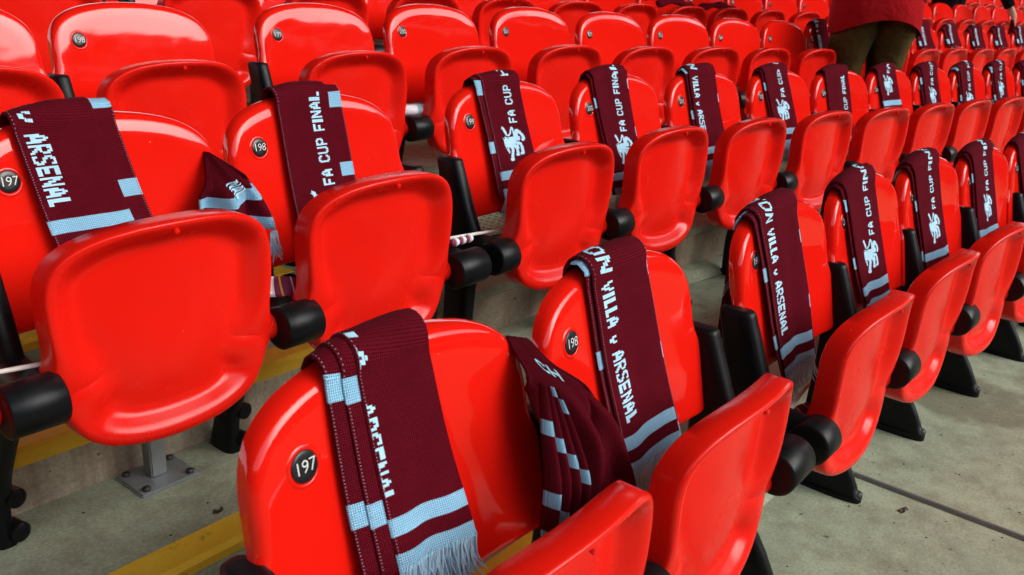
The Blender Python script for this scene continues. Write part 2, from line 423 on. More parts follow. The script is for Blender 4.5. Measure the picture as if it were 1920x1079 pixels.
PO = closed_outline(PAN_HALF, NP, 2)
def sstep(x): x = max(0, min(1, x)); return x*x*(3-2*x)
def ylip(X, Z):
    side = min(1, abs(X)/.2)
    return -.273+.038*side**2+1.25*max(0, -.25-Z)**2+.016*max(0, (side-.3)/.7)*math.exp(-((Z+.305)/.085)**2)
def pan_depth(X, Z, d):
    """how far the hollow underside lies behind the lip, d metres in from the outline"""
    hin = math.exp(-((Z+.300)/.050)**2)*min(1, max(0, (abs(X)-.05)/.07))
    bot = sstep((-.345-Z)/.05)
    side = min(1, max(0, (abs(X)-.08)/.08))
    w = .040+.016*side+.062*hin+.010*bot
    full = .046*(1-.12*bot)
    lip = .006+.005*bot
    return full*sstep((d-lip)/w)
def pan_mesh():
    rings = []
    for ins, dy in ((.004, .050), (0, .046), (0, .020), (.0005, .006), (.0020, .0017), (.0045, 0.0)):
        P = inset(PO, ins); rings.append([Vector((p.x, ylip(p.x, p.y)+dy, p.y)) for p in P])
    for ins in (.009, .014, .020, .027, .035, .044, .054, .065, .078):
        P = inset(PO, ins); rings.append([Vector((p.x, ylip(p.x, p.y)+pan_depth(p.x, p.y, ins), p.y)) for p in P])
    base = inset(PO, .078); C = Vector((0, -.22))
    for t in (.88, .74, .58, .4, .2):
        rings.append([Vector((q.x, ylip(q.x, q.y)+pan_depth(q.x, q.y, .078+(1-t)*.10)+.004*(1-t), q.y)) for q in [C+(p-C)*t for p in base]])
    n = NP; vs = [v for r in rings for v in r]; fs = []
    for i in range(len(rings)-1):
        for j in range(n): fs.append((i*n+j, i*n+(j+1) % n, (i+1)*n+(j+1) % n, (i+1)*n+j))
    k = len(rings)-1; c = len(vs); vs.append(Vector((0, ylip(0, -.22)+.0500, -.22))); fs += [(k*n+j, k*n+(j+1) % n, c) for j in range(n)]
    c = len(vs); vs.append(Vector((0, -.190, -.22))); fs += [((j+1) % n, j, c) for j in range(n)]
    mb = MB(); mb.add(vs, fs)
    mb.tube([(.0, ylip(0, -.06)+.012, -.053), (.0, ylip(0, -.06)+.003, -.056), (.0, ylip(0, -.06)+.0015, -.056)], [.0055, .005, .003], 10)
    for sx in (-1, 1):               # red hinge bosses at both sides, in line with the black barrels
        mb.tube([(sx*.188, -.190, -.297), (sx*.200, -.192, -.297), (sx*.2125, -.193, -.297), (sx*.2145, -.193, -.297)], [.022, .026, .028, .026], 20)
    mb.v = [v+Vector((PX0, 0, ZF)) for v in mb.v]
    return sharp(mb.mesh('seat_pan', REDPAN), 48)
def capsule(y, hd, x, ht, z, n=20):
    out = []
    for j in range(n):
        a = 2*PI*j/n; c, s_ = math.cos(a), math.sin(a)
        e = .55
        out.append(Vector((x+ht*math.copysign(abs(c)**e, c), y+hd*math.copysign(abs(s_)**.8, s_), z)))
    return out
def stanchion_mesh(cx, armx=0.0):
    mb = MB()
    secs = [(-.081, -.014, .024, .011), (-.0815, -.014, .033, .0165), (-.085, -.0145, .037, .0195), (-.092, -.016, .038, .021), (-.2, -.050, .046, .022), (-.27, -.072, .055, .023), (-.33, -.072, .055, .023), (-.42, -.060, .048, .021), (-.52, -.053, .047, .020), (-.56, -.058, .058, .0195), (-.61, -.073, .076, .019), (-.655, -.085, .088, .0185), (-.682, -.091, .0935, .0185), (-.685, -.092, .098, .026), (-.715, -.092, .098, .026)]
    mb.loft([capsule(y, hd, cx, ht, z+ZF) for z, y, hd, ht in secs])
    mb.tube([(cx, -.075, -.29+ZF), (cx+armx*.5, -.13, -.293+ZF), (cx+armx, -.19, -.297+ZF), (cx+armx, -.218, -.297+ZF)], [.034, .032, .033, .034], 14)
    return sharp(mb.mesh('support_frame', BLACK), 50)
def wall_frame_mesh(cx):
    mb = MB()
    secs = [(-.081, -.014, .024, .011), (-.0815, -.014, .033, .0165), (-.085, -.0145, .037, .0195), (-.092, -.016, .038, .021), (-.2, -.050, .046, .022), (-.27, -.070, .052, .022), (-.33, -.062, .048, .021), (-.42, -.020, .036, .018), (-.52, .040, .032, .017), (-.60, .080, .034, .017), (-.66, .096, .042, .017), (-.690, .098, .047, .022), (-.712, .098, .047, .022)]
    mb.loft([capsule(y, hd, cx, ht, z+ZF) for z, y, hd, ht in secs])
    mb.tube([(cx, -.075, -.29+ZF), (cx, -.13, -.293+ZF), (cx, -.19, -.297+ZF), (cx, -.218, -.297+ZF)], [.034, .032, .033, .034], 14)
    for y, z in ((.045, .105), (.050, .030)):
        mb.tube([(cx+.012, y+.03, z), (cx+.022, y-.004, z), (cx+.022, y-.008, z)], [.021, .019, .012], 14)
    return sharp(mb.mesh('support_frame', BLACK), 50)
def barrel_mesh(x0, x1):
    mb = MB(); r = .0425; c = lambda x, rr: [Vector((x, -.219+rr*math.cos(2*PI*j/28), -.297+ZF+rr*math.sin(2*PI*j/28))) for j in range(28)]
    mb.loft([c(x0, r*.8), c(x0, r-.003), c(x0+.003, r), c(x1-.003, r), c(x1, r-.003), c(x1, r*.8)])
    return sharp(mb.mesh('hinge_barrel', BLACK), 50)
def bolt_mesh(cx, y):
    mb = MB(); mb.tube([(cx+.004, y, .012), (cx+.004, y, .026), (cx+.004, y, .029)], [.014, .0135, .009], 10)
    return mb.mesh('foot_bolt', STEELBOLT)
STX = .258
ME = dict(back=backrest_mesh(), pan=pan_mesh(), frame=stanchion_mesh(STX), frameL=stanchion_mesh(-.246, .0), bar=barrel_mesh(.192, .277),
          frame198=stanchion_mesh(STX, .0), frameW=wall_frame_mesh(STX), frameWL=wall_frame_mesh(-.246), bar198=barrel_mesh(.192, .292), bar199=barrel_mesh(-.305, -.236), barL=barrel_mesh(-.318, -.236), bolt=[bolt_mesh(STX, -.176), bolt_mesh(STX, -.012)], boltL=[bolt_mesh(-.246, -.176), bolt_mesh(-.246, -.012)])
def disc_mesh():
    mb = MB(); c = Vector((-.16, 0, 0)); n = 28
    def ringy(r, off): return [Vector((c.x+r*math.cos(2*PI*j/n), yb(c.x+r*math.cos(2*PI*j/n), r*math.sin(2*PI*j/n))-off, ZF+r*math.sin(2*PI*j/n))) for j in range(n)]
    mb.loft([ringy(.0182, -.001), ringy(.0182, .0018), ringy(.0172, .0026), ringy(.010, .0027)])
    return sharp(mb.mesh('number_disc', DISC), 50)
def recess_mesh():
    mb = MB(); c = Vector((-.16, -.002, 0)); n = 32
    def ringy(r, off): return [Vector((c.x+r*math.cos(2*PI*j/n), yb(c.x+r*math.cos(2*PI*j/n), -.001+r*math.sin(2*PI*j/n))-off, ZF-.001+r*math.sin(2*PI*j/n))) for j in range(n)]
    mb.loft([ringy(.0186, -.001), ringy(.0190, .0012), ringy(.0215, .0015), ringy(.0245, .0002), ringy(.0255, -.001)], False)
    return mb.mesh('disc_seating_ring', RED)
ME['disc'] = disc_mesh(); ME['rec'] = recess_mesh()
def number_mesh(txt):
    cu = bpy.data.curves.new('number', 'FONT'); cu.body = txt; cu.size = .0215; cu.offset = -.00022; cu.align_x = 'CENTER'; cu.align_y = 'CENTER'; cu.space_character = .95; cu.resolution_u = 3
    o = bpy.data.objects.new('tmp', cu); link(o); bpy.context.view_layer.update()
    me = bpy.data.meshes.new_from_object(o.evaluated_get(bpy.context.evaluated_depsgraph_get()))
    bpy.data.objects.remove(o); bpy.data.curves.remove(cu)
    for v in me.vertices:
        X = -.16+v.co.x; Z = v.co.y; v.co = Vector((X, yb(X, Z)-.0034, Z+ZF))
    me.materials.clear(); me.materials.append(NUMW); return me

ROWN = {1: 'front', 2: 'second', 3: 'third', 4: 'fourth', 5: 'fifth', 6: 'sixth', 7: 'seventh', 8: 'eighth'}
ORD = ['first', 'second', 'third', 'fourth', 'fifth', 'sixth', 'seventh', 'eighth', 'ninth', 'tenth', 'eleventh', 'twelfth', 'thirteenth', 'fourteenth', 'fifteenth', 'sixteenth', 'seventeenth', 'eighteenth', 'nineteenth', 'twentieth']
def ordn(i): return ORD[i] if i < 20 else 'twenty-'+ORD[i-20]
def in_view(M, X=(-.26, .27), Z=(.25, .80), ym=-.1):
    hit = False; inside = 0
    for x in (X[0], 0, X[1]):
        for z in (Z[0], .5, Z[1]):
            q = px(M @ Vector((x, ym, z)))
            if q and -10 < q[0] < 1930 and -10 < q[1] < 1089: inside += 1
    return inside
SEATS = {}
for r in range(1, 9):
    vis = [s for s in range(197 if r == 1 else 194, 250) if in_view(seat_mat(r, s))]
    for i, s in enumerate(vis): SEATS[(r, s)] = i
NUMBERED = {}
def build_seat(r, s, idx):
    M = seat_mat(r, s)
    if s > 206: M = M @ Matrix.Diagonal((.90, 1, 1, 1))
    elif s > 203: M = M @ Matrix.Diagonal((.93, 1, 1, 1))
    depth = px(M @ Vector((0, 0, .6)))[2]
    if r <= 3 and s <= 206 and s >= 197: lab = 'glossy red tip-up seat with disc reading %d, %s along the %s row' % (s, ordn(idx), ROWN[r])
    else: lab = 'red tip-up seat, %s visible from the left in the %s row from the front' % (ordn(idx), ROWN[r])
    t = thing('stadium_seat', lab, 'seat', M, 'red tip-up seats in the %s row' % ROWN[r])
    part('backrest', ME['back'], t); pn = part('seat_pan', ME['pan'], t)
    rg = random.Random(r*1000+s); pn.location = (0, 0, -.02 if r == 1 else 0)
    if (r, s) == (1, 197): pn.location = (.048, .004, -.024)
    elif not (r == 1 and s < 200):
        a_ = math.radians(rg.uniform(-1.6, 1.2)); hp = Vector((0, -.20, ZF-.297))
        pn.matrix_basis = Matrix.Translation(pn.location) @ Matrix.Translation(hp) @ Matrix.Rotation(a_, 4, 'X') @ Matrix.Rotation(math.radians(rg.uniform(-.5, .5)), 4, 'Y') @ Matrix.Translation(-hp)
    f = part('support_frame', ME['frame198' if s == 198 else 'frame' if s > 198 else 'frameW'], t)
    part('hinge_barrel', ME['bar198' if s == 198 else 'bar'], f)
    if depth < 4 and s >= 198: [part('foot_bolt', q, f) for q in ME['bolt']]
    if s == 199 or idx == 0:
        f = part('support_frame', ME['frameL' if s >= 199 else 'frameWL'], t); part('hinge_barrel', ME['bar199' if s == 199 else 'barL'], f)
        if depth < 4 and s >= 199: [part('foot_bolt', q, f) for q in ME['boltL']]
    if depth < 8:
        d = part('number_disc', ME['disc'], t)
        if depth < 6:
            if s not in NUMBERED: NUMBERED[s] = number_mesh(str(s))
            part('number', NUMBERED[s], d)
        if depth < 3.5: part('disc_seating_ring', ME['rec'], d)
    return t
for (r, s), i in SEATS.items(): build_seat(r, s, i)

# ------------------------------------------------------------------ knitted scarves
FONT = {
'A': ["00100", "01110", "01010", "11011", "11011", "11111", "11111", "10001", "10001"],
'C': ["01110", "11011", "10001", "10000", "10000", "10000", "10001", "11011", "01110"],
'D': ["11110", "11011", "10001", "10001", "10001", "10001", "10001", "11011", "11110"],
'E': ["11111", "11111", "10000", "10000", "11110", "11110", "10000", "11111", "11111"],
'F': ["11111", "11111", "10000", "10000", "11110", "11110", "10000", "10000", "10000"],
'H': ["10001", "10001", "10001", "10001", "11111", "11111", "10001", "10001", "10001"],
'I': ["11", "11", "11", "11", "11", "11", "11", "11", "11"],
'L': ["1100", "1100", "1100", "1100", "1100", "1100", "1100", "1111", "1111"],
'N': ["10001", "11001", "11001", "11101", "10101", "10111", "10011", "10011", "10001"],
'O': ["01110", "11011", "10001", "10001", "10001", "10001", "10001", "11011", "01110"],
'P': ["11110", "11011", "10001", "10001", "11011", "11110", "10000", "10000", "10000"],
'R': ["11110", "11011", "10001", "10001", "11110", "11100", "10110", "10011", "10001"],
'S': ["01111", "11001", "10000", "11000", "01110", "00011", "00001", "10011", "11110"],
'T': ["11111", "11111", "00100", "00100", "00100", "00100", "00100", "00100", "00100"],
'U': ["10001", "10001", "10001", "10001", "10001", "10001", "10001", "11011", "01110"],
'V': ["10001", "10001", "10001", "11011", "01010", "01010", "01110", "00100", "00100"],
'v': ["0000", "0000", "0000", "0000", "1001", "1001", "1111", "0110", "0110"],
' ': ["000"]*9}
# heavier strokes: widen each glyph column by half a cell
def word_cells(txt, cw, ch):
    """-> (quads along a, across b), b from 0 (letter foot) to 9*ch (letter top); a grows in reading direction"""
    out = []; a = 0
    for c in txt:
        g = FONT[c]; wd = len(g[0])
        for row in range(9):
            col = 0
            while col < wd:
                if g[row][col] == '1':
                    e = col
                    while e < wd and g[row][e] == '1': e += 1
                    out.append((a+(col-.10)*cw, a+(e+.10)*cw, (8-row)*ch, (9-row)*ch)); col = e
                else: col += 1
        a += (wd+1.25)*cw
    return out, a-1.25*cw
# the lion, as cells (traced as thick limbs and a body, then knitted into cells)
def lion_cells(w, h):
    def seg(p, a, b):
        ab = (b[0]-a[0], b[1]-a[1]); t = max(0, min(1, ((p[0]-a[0])*ab[0]+(p[1]-a[1])*ab[1])/(ab[0]**2+ab[1]**2+1e-9)))
        return math.hypot(p[0]-a[0]-ab[0]*t, p[1]-a[1]-ab[1]*t)
    limbs = [([(415, 135), (425, 170)], 10), ([(430, 170), (465, 215), (480, 270)], 32), ([(470, 265), (490, 320), (560, 328), (610, 295), (650, 215), (680, 170), (705, 205), (700, 350)], 19),
             ([(745, 330), (770, 255), (800, 245), (860, 285), (910, 345), (935, 410), (905, 450)], 36), ([(780, 300), (770, 380), (800, 430)], 40), ([(800, 440), (830, 390)], 20),
             ([(560, 560), (600, 640), (580, 720), (550, 800)], 40), ([(560, 850), (515, 855)], 36), ([(660, 560), (715, 640), (725, 720), (705, 770)], 34), ([(690, 772), (735, 765)], 30),
             ([(770, 500), (835, 555), (845, 640), (840, 740)], 32), ([(800, 752), (850, 745)], 28), ([(730, 540), (765, 625)], 22), ([(440, 560), (480, 690)], 26)]
    poly = [(378, 375), (450, 352), (520, 382), (600, 372), (670, 372), (740, 350), (800, 440), (770, 500), (700, 590), (620, 610), (560, 600), (500, 590), (480, 640), (440, 640), (405, 590)]
    holes = [([(410, 380), (425, 378)], 12), ([(515, 392), (520, 402)], 12), ([(415, 515), (420, 520)], 14), ([(440, 590), (445, 600)], 16), ([(755, 475), (810, 480)], 9), ([(715, 540), (720, 560)], 10)]
    def inside(p):
        c = False; j = len(poly)-1
        for i in range(len(poly)):
            if (poly[i][1] > p[1]) != (poly[j][1] > p[1]) and p[0] < (poly[j][0]-poly[i][0])*(p[1]-poly[i][1])/(poly[j][1]-poly[i][1])+poly[i][0]: c = not c
            j = i
        if any(min(seg(p, q[i], q[i+1]) for i in range(len(q)-1)) < r for q, r in holes): return False
        return c or any(min(seg(p, q[i], q[i+1]) for i in range(len(q)-1)) < r for q, r in limbs)
    NX, NY = 34, 40; out = []
    for iy in range(NY):
        ix = 0; y = 890-(iy+.5)*770/NY
        while ix < NX:
            f = lambda k: inside((372+(k+.5)*595/NX, y))
            if f(ix):
                e = ix
                while e < NX and f(e): e += 1
                out.append((iy*h/NY, (iy+1)*h/NY, ix*w/NX, e*w/NX)); ix = e
            else: ix += 1
    return out                        # (a0,a1,b0,b1): a up, b to the right
LION = lion_cells(.088, .094)
def ztop(X): return .0965-.55*X*X-14*X**4
class Scarf:
    """a folded scarf hung over the top of a seat back, in that seat's frame"""
    def __init__(s, xt, xb, wt, wb, zend, amp=.004, seed=0, back=.30, slope=0.0):
        s.xt, s.xb, s.wt, s.wb, s.zend, s.amp, s.back, s.slope = xt, xb, wt, wb, zend, amp, back, slope
        rg = random.Random(seed); s.ph = [rg.uniform(0, 6.28) for _ in range(6)]; s.R = .0225; s.ripf = rg.uniform(.8, 1.2)
    def front(s, u):
        X = s.xt+s.wt*u; zr = ztop(X)-.006
        return zr-(s.zend+s.slope*u)
    def P(s, u, a, off=0.0, lift=0.0):
        """u across 0..1, a metres up from the front end; off = height above the seat surface"""
        Xt = s.xt+s.wt*u; zr = ztop(min(.22, max(-.22, Xt)))-.006; z0 = s.zend+s.slope*u; Lf = zr-z0
        arcL = PI*s.R*.85
        t = min(1, max(0, a/max(.01, Lf)))
        Xb = s.xb+s.wb*u
        rip = s.amp*(math.sin(u*7.0*s.ripf+s.ph[0]+1.5*t)*.6+math.sin(u*13+s.ph[1]-2*t)*.25+math.sin(a*21+s.ph[2]+u*2)*.35)
        if a <= Lf:
            X = Xb+(Xt-Xb)*t; Z = z0+a
            X += .0035*math.sin(a*17+s.ph[3])*(1-t)
            fall = max(0, 1-t); Zs = max(Z, -.25)
            o = off+.0035+lift+(.25+.75*fall)*(rip+s.amp*.9)+.010*fall*fall
            y = yb(X, min(Z, .075))-o
            if Z > .06: y -= .0
            return Vector((X, y, Z+ZF))
        X = Xt; b = a-Lf
        yc = yb(X, .075)+.0155
        r = .0155+off+.0035+lift+.25*(rip+s.amp*.9)
        if b < arcL:
            th = PI*b/arcL
            return Vector((X, yc-r*math.cos(th), zr+.006*math.sin(th)+r*math.sin(th)*.95+ZF-.0))
        d = b-arcL
        return Vector((X-.02*d, yc+r+.02*d, zr-d+ZF))
    def total(s): return s.front(.5)+PI*s.R*.85+s.back
def scarf_band(sc, name, mat, parent, u0, u1, off0, thick, nu, na, a0=0.0, a1=None, wscale=None, vshift=0.0):
    """closed flattened tube of cloth between u0 and u1"""
    a1 = a1 if a1 is not None else sc.total()
    w = (sc.wt+sc.wb)/2; du = .45*thick/w
    loop = []
    for i in range(nu+1):
        f = i/nu; loop.append((u0+(u1-u0)*f, off0+thick))
    loop += [(u1+du*.7, off0+thick*.82), (u1+du, off0+thick*.5), (u1+du*.7, off0+thick*.15)]
    for i in range(nu, -1, -3):
        loop.append((u0+(u1-u0)*i/nu, off0))
    loop += [(u0-du*.7, off0+thick*.15), (u0-du, off0+thick*.5), (u0-du*.7, off0+thick*.82)]
    n = len(loop); vs = []; uv = []; fs = []
    for j in range(na+1):
        a = a0+(a1-a0)*j/na
        for (u, o) in loop:
            vs.append(sc.P(u, a, o)); uv.append((u*w, a+vshift))
    for j in range(na):
        for i in range(n): fs.append((j*n+i, j*n+(i+1) % n, (j+1)*n+(i+1) % n, (j+1)*n+i))
    fs.append(tuple(range(n))); fs.append(tuple(reversed(range(na*n, na*n+n))))
    me = mesh(name, vs, fs, mat, True, uv)
    return part(name, me, parent)
def scarf_cells(sc, name, cells, parent, off, mat=LETTER):
    vs = []; fs = []
    for (a0, a1, u0, u1) in cells:
        if u1 <= .012 or u0 >= .988: continue
        u0 = max(u0, .012); u1 = min(u1, .988)
        k = max(1, int((u1-u0)*(sc.wt)/.012))
        for q in range(k):
            ua = u0+(u1-u0)*q/k; ub = u0+(u1-u0)*(q+1)/k
            b = len(vs); vs += [sc.P(ua, a0, off), sc.P(ub, a0, off), sc.P(ub, a1, off), sc.P(ua, a1, off)]; fs.append((b, b+1, b+2, b+3))
    if not vs: return None
    me = mesh(name, vs, fs, mat, False); o = part(name, me, parent); o['kind'] = 'stuff'; return o
def fringe(name, parent, ends, length, rg, r=.0011, n=4, flare=3.0):
    """ends: list of (point, outward, side) at the cloth end; hanging yarn tassels"""
    mb = MB()
    pm = sum(e[0].x for e in ends)/len(ends)
    for p, outw, side in ends:
        l = length*rg.uniform(.72, 1.12); pts = []; sw = rg.uniform(-.30, .30)+flare*(p.x-pm); ow = rg.uniform(-.1, .25); tw = rg.uniform(-1, 1)
        for i in range(n+1):
            t = i/n
            pts.append(p+Vector((0, 0, .004-l*t))+outw*(ow*l*t*t)+side*(sw*l*t*t+.0025*math.sin(t*5+tw*3)))
        mb.tube(pts, [r*1.2]+[r]*(n-1)+[r*.5], 4, False)
    o = part(name, mb.mesh(name, BLUEYARN), parent); o['kind'] = 'stuff'; return o
def make_scarf(r, s, label, kind, xt, xb, wt, wb, zend, uc, flaps=(), fine=1.0, seed=0, slope=0.0, a_text=.090, fr=1.0, amp=.0055, lift=0.0, amax=None, mat=None):
    t = thing('scarf', label, 'scarf', SM(r, s), 'maroon scarves hung over the seat backs')
    sc = Scarf(xt, xb, wt, wb, zend, amp, seed, slope=slope); TH = .0045
    nf = sum(1 for f in flaps)
    base = .0
    # folded layers that show beside the main panel
    for k, (side, fw, vs, dz) in enumerate(flaps):
        u0, u1 = (-fw/wt, .10) if side == 'L' else (.90, 1+fw/wt)
        f_off = base if k % 2 == 0 else base+.0032
        scarf_band(sc, 'folded_edge', KFOLD, t, u0, u1, f_off, .0036, 6, int(46*fine), dz, None, None, vs)
    moff = base+(.0052 if flaps else .0)+lift
    scarf_band(sc, 'knitted_band', mat or KNIT, t, 0, 1, moff, TH, max(6, int(21*fine)), int(64*fine))
    toff = moff+TH+.0007; w = (wt+wb)/2
    cells = []
    if kind == 'A':
        q, L = word_cells('ASTON VILLA v ARSENAL', .00285, .0041)
        cells = [(a_text+L-a1, a_text+L-a0, uc+(b0-.0185)/w, uc+(b1-.0185)/w) for a0, a1, b0, b1 in q]
    elif kind == 'F':
        q, L = word_cells('FA CUP FINAL', .0029, .0034); h = .100+a_text
        cells = [(h+a0, h+a1, uc-(b1-.0155)/w, uc-(b0-.0155)/w) for a0, a1, b0, b1 in q]
        em = [(a_text+a0, a_text+a1, uc-.05+(b0-.05)/w, uc-.05+(b1-.05)/w) for a0, a1, b0, b1 in LION]
        scarf_cells(sc, 'lion_emblem', em, t, toff)
    amx = amax if amax else sc.front(.5)+.05
    cells = [c for c in cells if c[1] < amx]
    scarf_cells(sc, 'lettering', cells, t, toff)
    rg = random.Random(seed+99); ends = []; nfr = int(100*fr)
    for i in range(nfr):
        u = .01+.98*(i+rg.uniform(-.3, .3))/max(1, nfr-1); p = sc.P(min(1, max(0, u)), .002, moff+rg.uniform(.0, TH)); ends.append((p, Vector((0, -1, 0)), Vector((1, 0, 0))))
    fringe('fringe', t, ends, .066, rg, .00125 if fr > .6 else .0015)
    # light dotted overlock stitches along the edges of the near scarves
    if fine >= 1:
        vs = []; fs = []; a = .01; amx2 = sc.front(.5)+.04
        edges = [(.012, toff-.0002)]+[((-fw/wt+.03*.04/wt) if sd == 'L' else (1+fw/wt-.03*.04/wt), (base if k % 2 == 0 else base+.0032)+.0036+.0005) for k, (sd, fw, _, _) in enumerate(flaps)]
        for ue, oo in edges:
            a = .01
            while a < amx2:
                du = .0008/wt; b = len(vs); vs += [sc.P(ue-du, a, oo), sc.P(ue+du, a, oo), sc.P(ue+du, a+.0013, oo), sc.P(ue-du, a+.0013, oo)]; fs.append((b, b+1, b+2, b+3)); a += .0042
        part('edge_stitching', mesh('edge_stitching', vs, fs, STITCH, False), t)['kind'] = 'stuff'
    return t
def SM(r, s):
    M = seat_mat(r, s)
    if s > 206: M = M @ Matrix.Diagonal((.90, 1, 1, 1))
    elif s > 203: M = M @ Matrix.Diagonal((.93, 1, 1, 1))
    return M
# front row
make_scarf(1, 197, 'wide maroon scarf with double fold at its left, on the front-row seat nearest the camera', 'A', -.073, -.068, .114, .130, -0.164, -.03, (('L', .043, .0, .0), ('L', .022, .005, .0)), 1.3, 1, slope=-.012, fr=1.5, amp=.0045)
make_scarf(1, 198, 'maroon scarf with team lettering reading down and full fringe, on second seat of front row', 'A', -.100, -.072, .162, .172, -0.248, .22, (('L', .010, .03, .0), ('R', .006, .06, -.0)), 1.2, 2, fr=1.4)
make_scarf(1, 199, 'maroon scarf bunched in lengthwise folds beside paired black posts, third seat of front row', 'A', -.150, -.098, .185, .172, -0.264, .24, (('L', .014, .0, .0), ('R', .012, .1, .0)), 1.0, 3, fr=1.2, amp=.0075)
make_scarf(1, 200, 'maroon scarf with lion emblem over the fourth seat of the front row', 'F', -.165, -.090, .200, .178, -0.242, .60, (('L', .012, .1, .0),), .9, 4)
make_scarf(1, 201, 'maroon scarf with lion emblem over the fifth seat of the front row', 'F', -.165, -.100, .195, .180, -0.238, .58, (('L', .012, .02, .0),), .8, 5)
make_scarf(1, 202, 'maroon scarf with lion emblem over the sixth seat of the front row', 'F', -.165, -.105, .190, .170, -0.230, .60, (('L', .012, .14, .0),), .7, 6)
make_scarf(1, 203, 'maroon scarf cut by the right edge of the picture, front row', 'F', -.16, -.10, .19, .17, -0.195, .60, (), .6, 7, fr=.5)
# second row
make_scarf(2, 197, 'broad maroon scarf with opponent lettering at the far left of the second row', 'A', -.138, -.110, .135, .145, -0.136, .22, (('R', .022, -.053, .0), ('R', .036, -.020, .0)), 1.1, 11)
make_scarf(2, 198, 'broad maroon scarf with rising lettering and blue blocks on its right fold, second row', 'F', -.105, -.105, .135, .150, -0.285, .70, (('R', .038, .0145, .0),), 1.1, 12, a_text=.092)
make_scarf(2, 199, 'maroon scarf with complete lion and dashed left folds, third seat of second row', 'F', -.105, -.076, .150, .152, -0.202, .62, (('L', .012, .02, .0), ('L', .022, .1, .0)), 1.0, 13, fr=1.2, amp=.006)
make_scarf(2, 200, 'maroon scarf with lion emblem over the fourth seat of the second row', 'F', -.138, -.085, .175, .165, -0.267, .62, (('L', .010, .1, .0), ('R', .008, .05, .0)), .9, 14)
make_scarf(2, 201, 'maroon scarf with lettering running down, fifth seat of the second row', 'A', -.115, -.075, .165, .165, -0.230, .20, (('L', .012, .05, .0), ('R', .008, .0, .0)), .8, 15, a_text=.08)
make_scarf(2, 202, 'maroon scarf with lion and long blue end, sixth seat of second row', 'F', -.140, -.060, .175, .165, -0.195, .60, (('L', .012, .0, .0),), .8, 16)
make_scarf(2, 203, 'maroon scarf with dark left fold over the seventh seat of the second row', 'F', -.150, -.075, .195, .180, -0.310, .72, (), .7, 17, fr=.6)
make_scarf(2, 204, 'maroon scarf hung short so both blue bands show, eighth seat of second row', 'F', -.155, -.10, .195, .190, -0.116, .58, (), .7, 18, fr=.6)
for k, s in enumerate(range(205, 210)):
    make_scarf(2, s, 'maroon scarf with lion over the %s seat of the second row' % ordn(s-197), 'F', -.155, -.10, .19, .18, [-.18, -.215, -.17, -.19, -.18][k], .6, (('L', .02, .02+.06*k, .0),), .6, 20+k, fr=.5)
# third row and beyond
make_scarf(3, 206, 'maroon scarf on a third-row seat just left of the standing person', 'A', -.150, -.075, .165, .150, -.180, .25, (), .6, 31, fr=.5)
for k, s in enumerate(range(209, 216)):
    make_scarf(3, s, 'maroon scarf, %s to the right of the standing person in the third row' % ordn(k), 'A', -.13, -.09, .19, .20, [-.05, -.035, -.05, -.045, -.03, -.05, -.05][k], .26, (('L', .05, .5, .0),), .5, 40+k, fr=.05, a_text=.02, mat=KPLAIN)
make_scarf(4, 199, 'maroon scarf at the top edge of the picture, second seat of the fourth row', 'A', -.10, -.075, .16, .165, -.25, .25, (), .7, 50, fr=.5, a_text=.12)

# ------------------------------------------------------------------ two bunched scarves hung over the gap between seats
def sheet_mesh(name, F, ns, nt_, mat, thick=.004, uvs=(.16, .36), parent=None, step=None):
    vs = []; uv = []; fs = []
    for side in (0, 1):
        for j in range(nt_+1):
            for i in range(ns+1):
                p = F(i/ns, j/nt_); 
                vs.append(p+Vector((0, thick*side, 0))); uv.append((i/ns*uvs[0], (1-j/nt_)*uvs[1]+(step(i/ns) if step else 0)))
    N = (ns+1)*(nt_+1); W = ns+1
    for j in range(nt_):
        for i in range(ns):
            a = j*W+i; fs.append((a, a+W, a+W+1, a+1)); a += N; fs.append((a, a+1, a+W+1, a+W))
    border = [i for i in range(W)]+[j*W+ns for j in range(1, nt_+1)]+[nt_*W+i for i in range(ns-1, -1, -1)]+[j*W for j in range(nt_-1, 0, -1)]
    for q in range(len(border)):
        a, b = border[q], border[(q+1) % len(border)]; fs.append((a, b, b+N, a+N))
    return part(name, mesh(name, vs, fs, mat, True, uv), parent)
def curve_at(P, t):
    """Catmull-Rom through P (list of Vectors)"""
    n = len(P)-1; f = min(n-1e-6, max(0, t*n)); i = int(f); f -= i
    p0, p1, p2, p3 = P[max(0, i-1)], P[i], P[i+1], P[min(n, i+2)]
    return .5*((2*p1)+(p2-p0)*f+(2*p0-5*p1+4*p2-p3)*f*f+(3*p1-p0-3*p2+p3)*f**3)

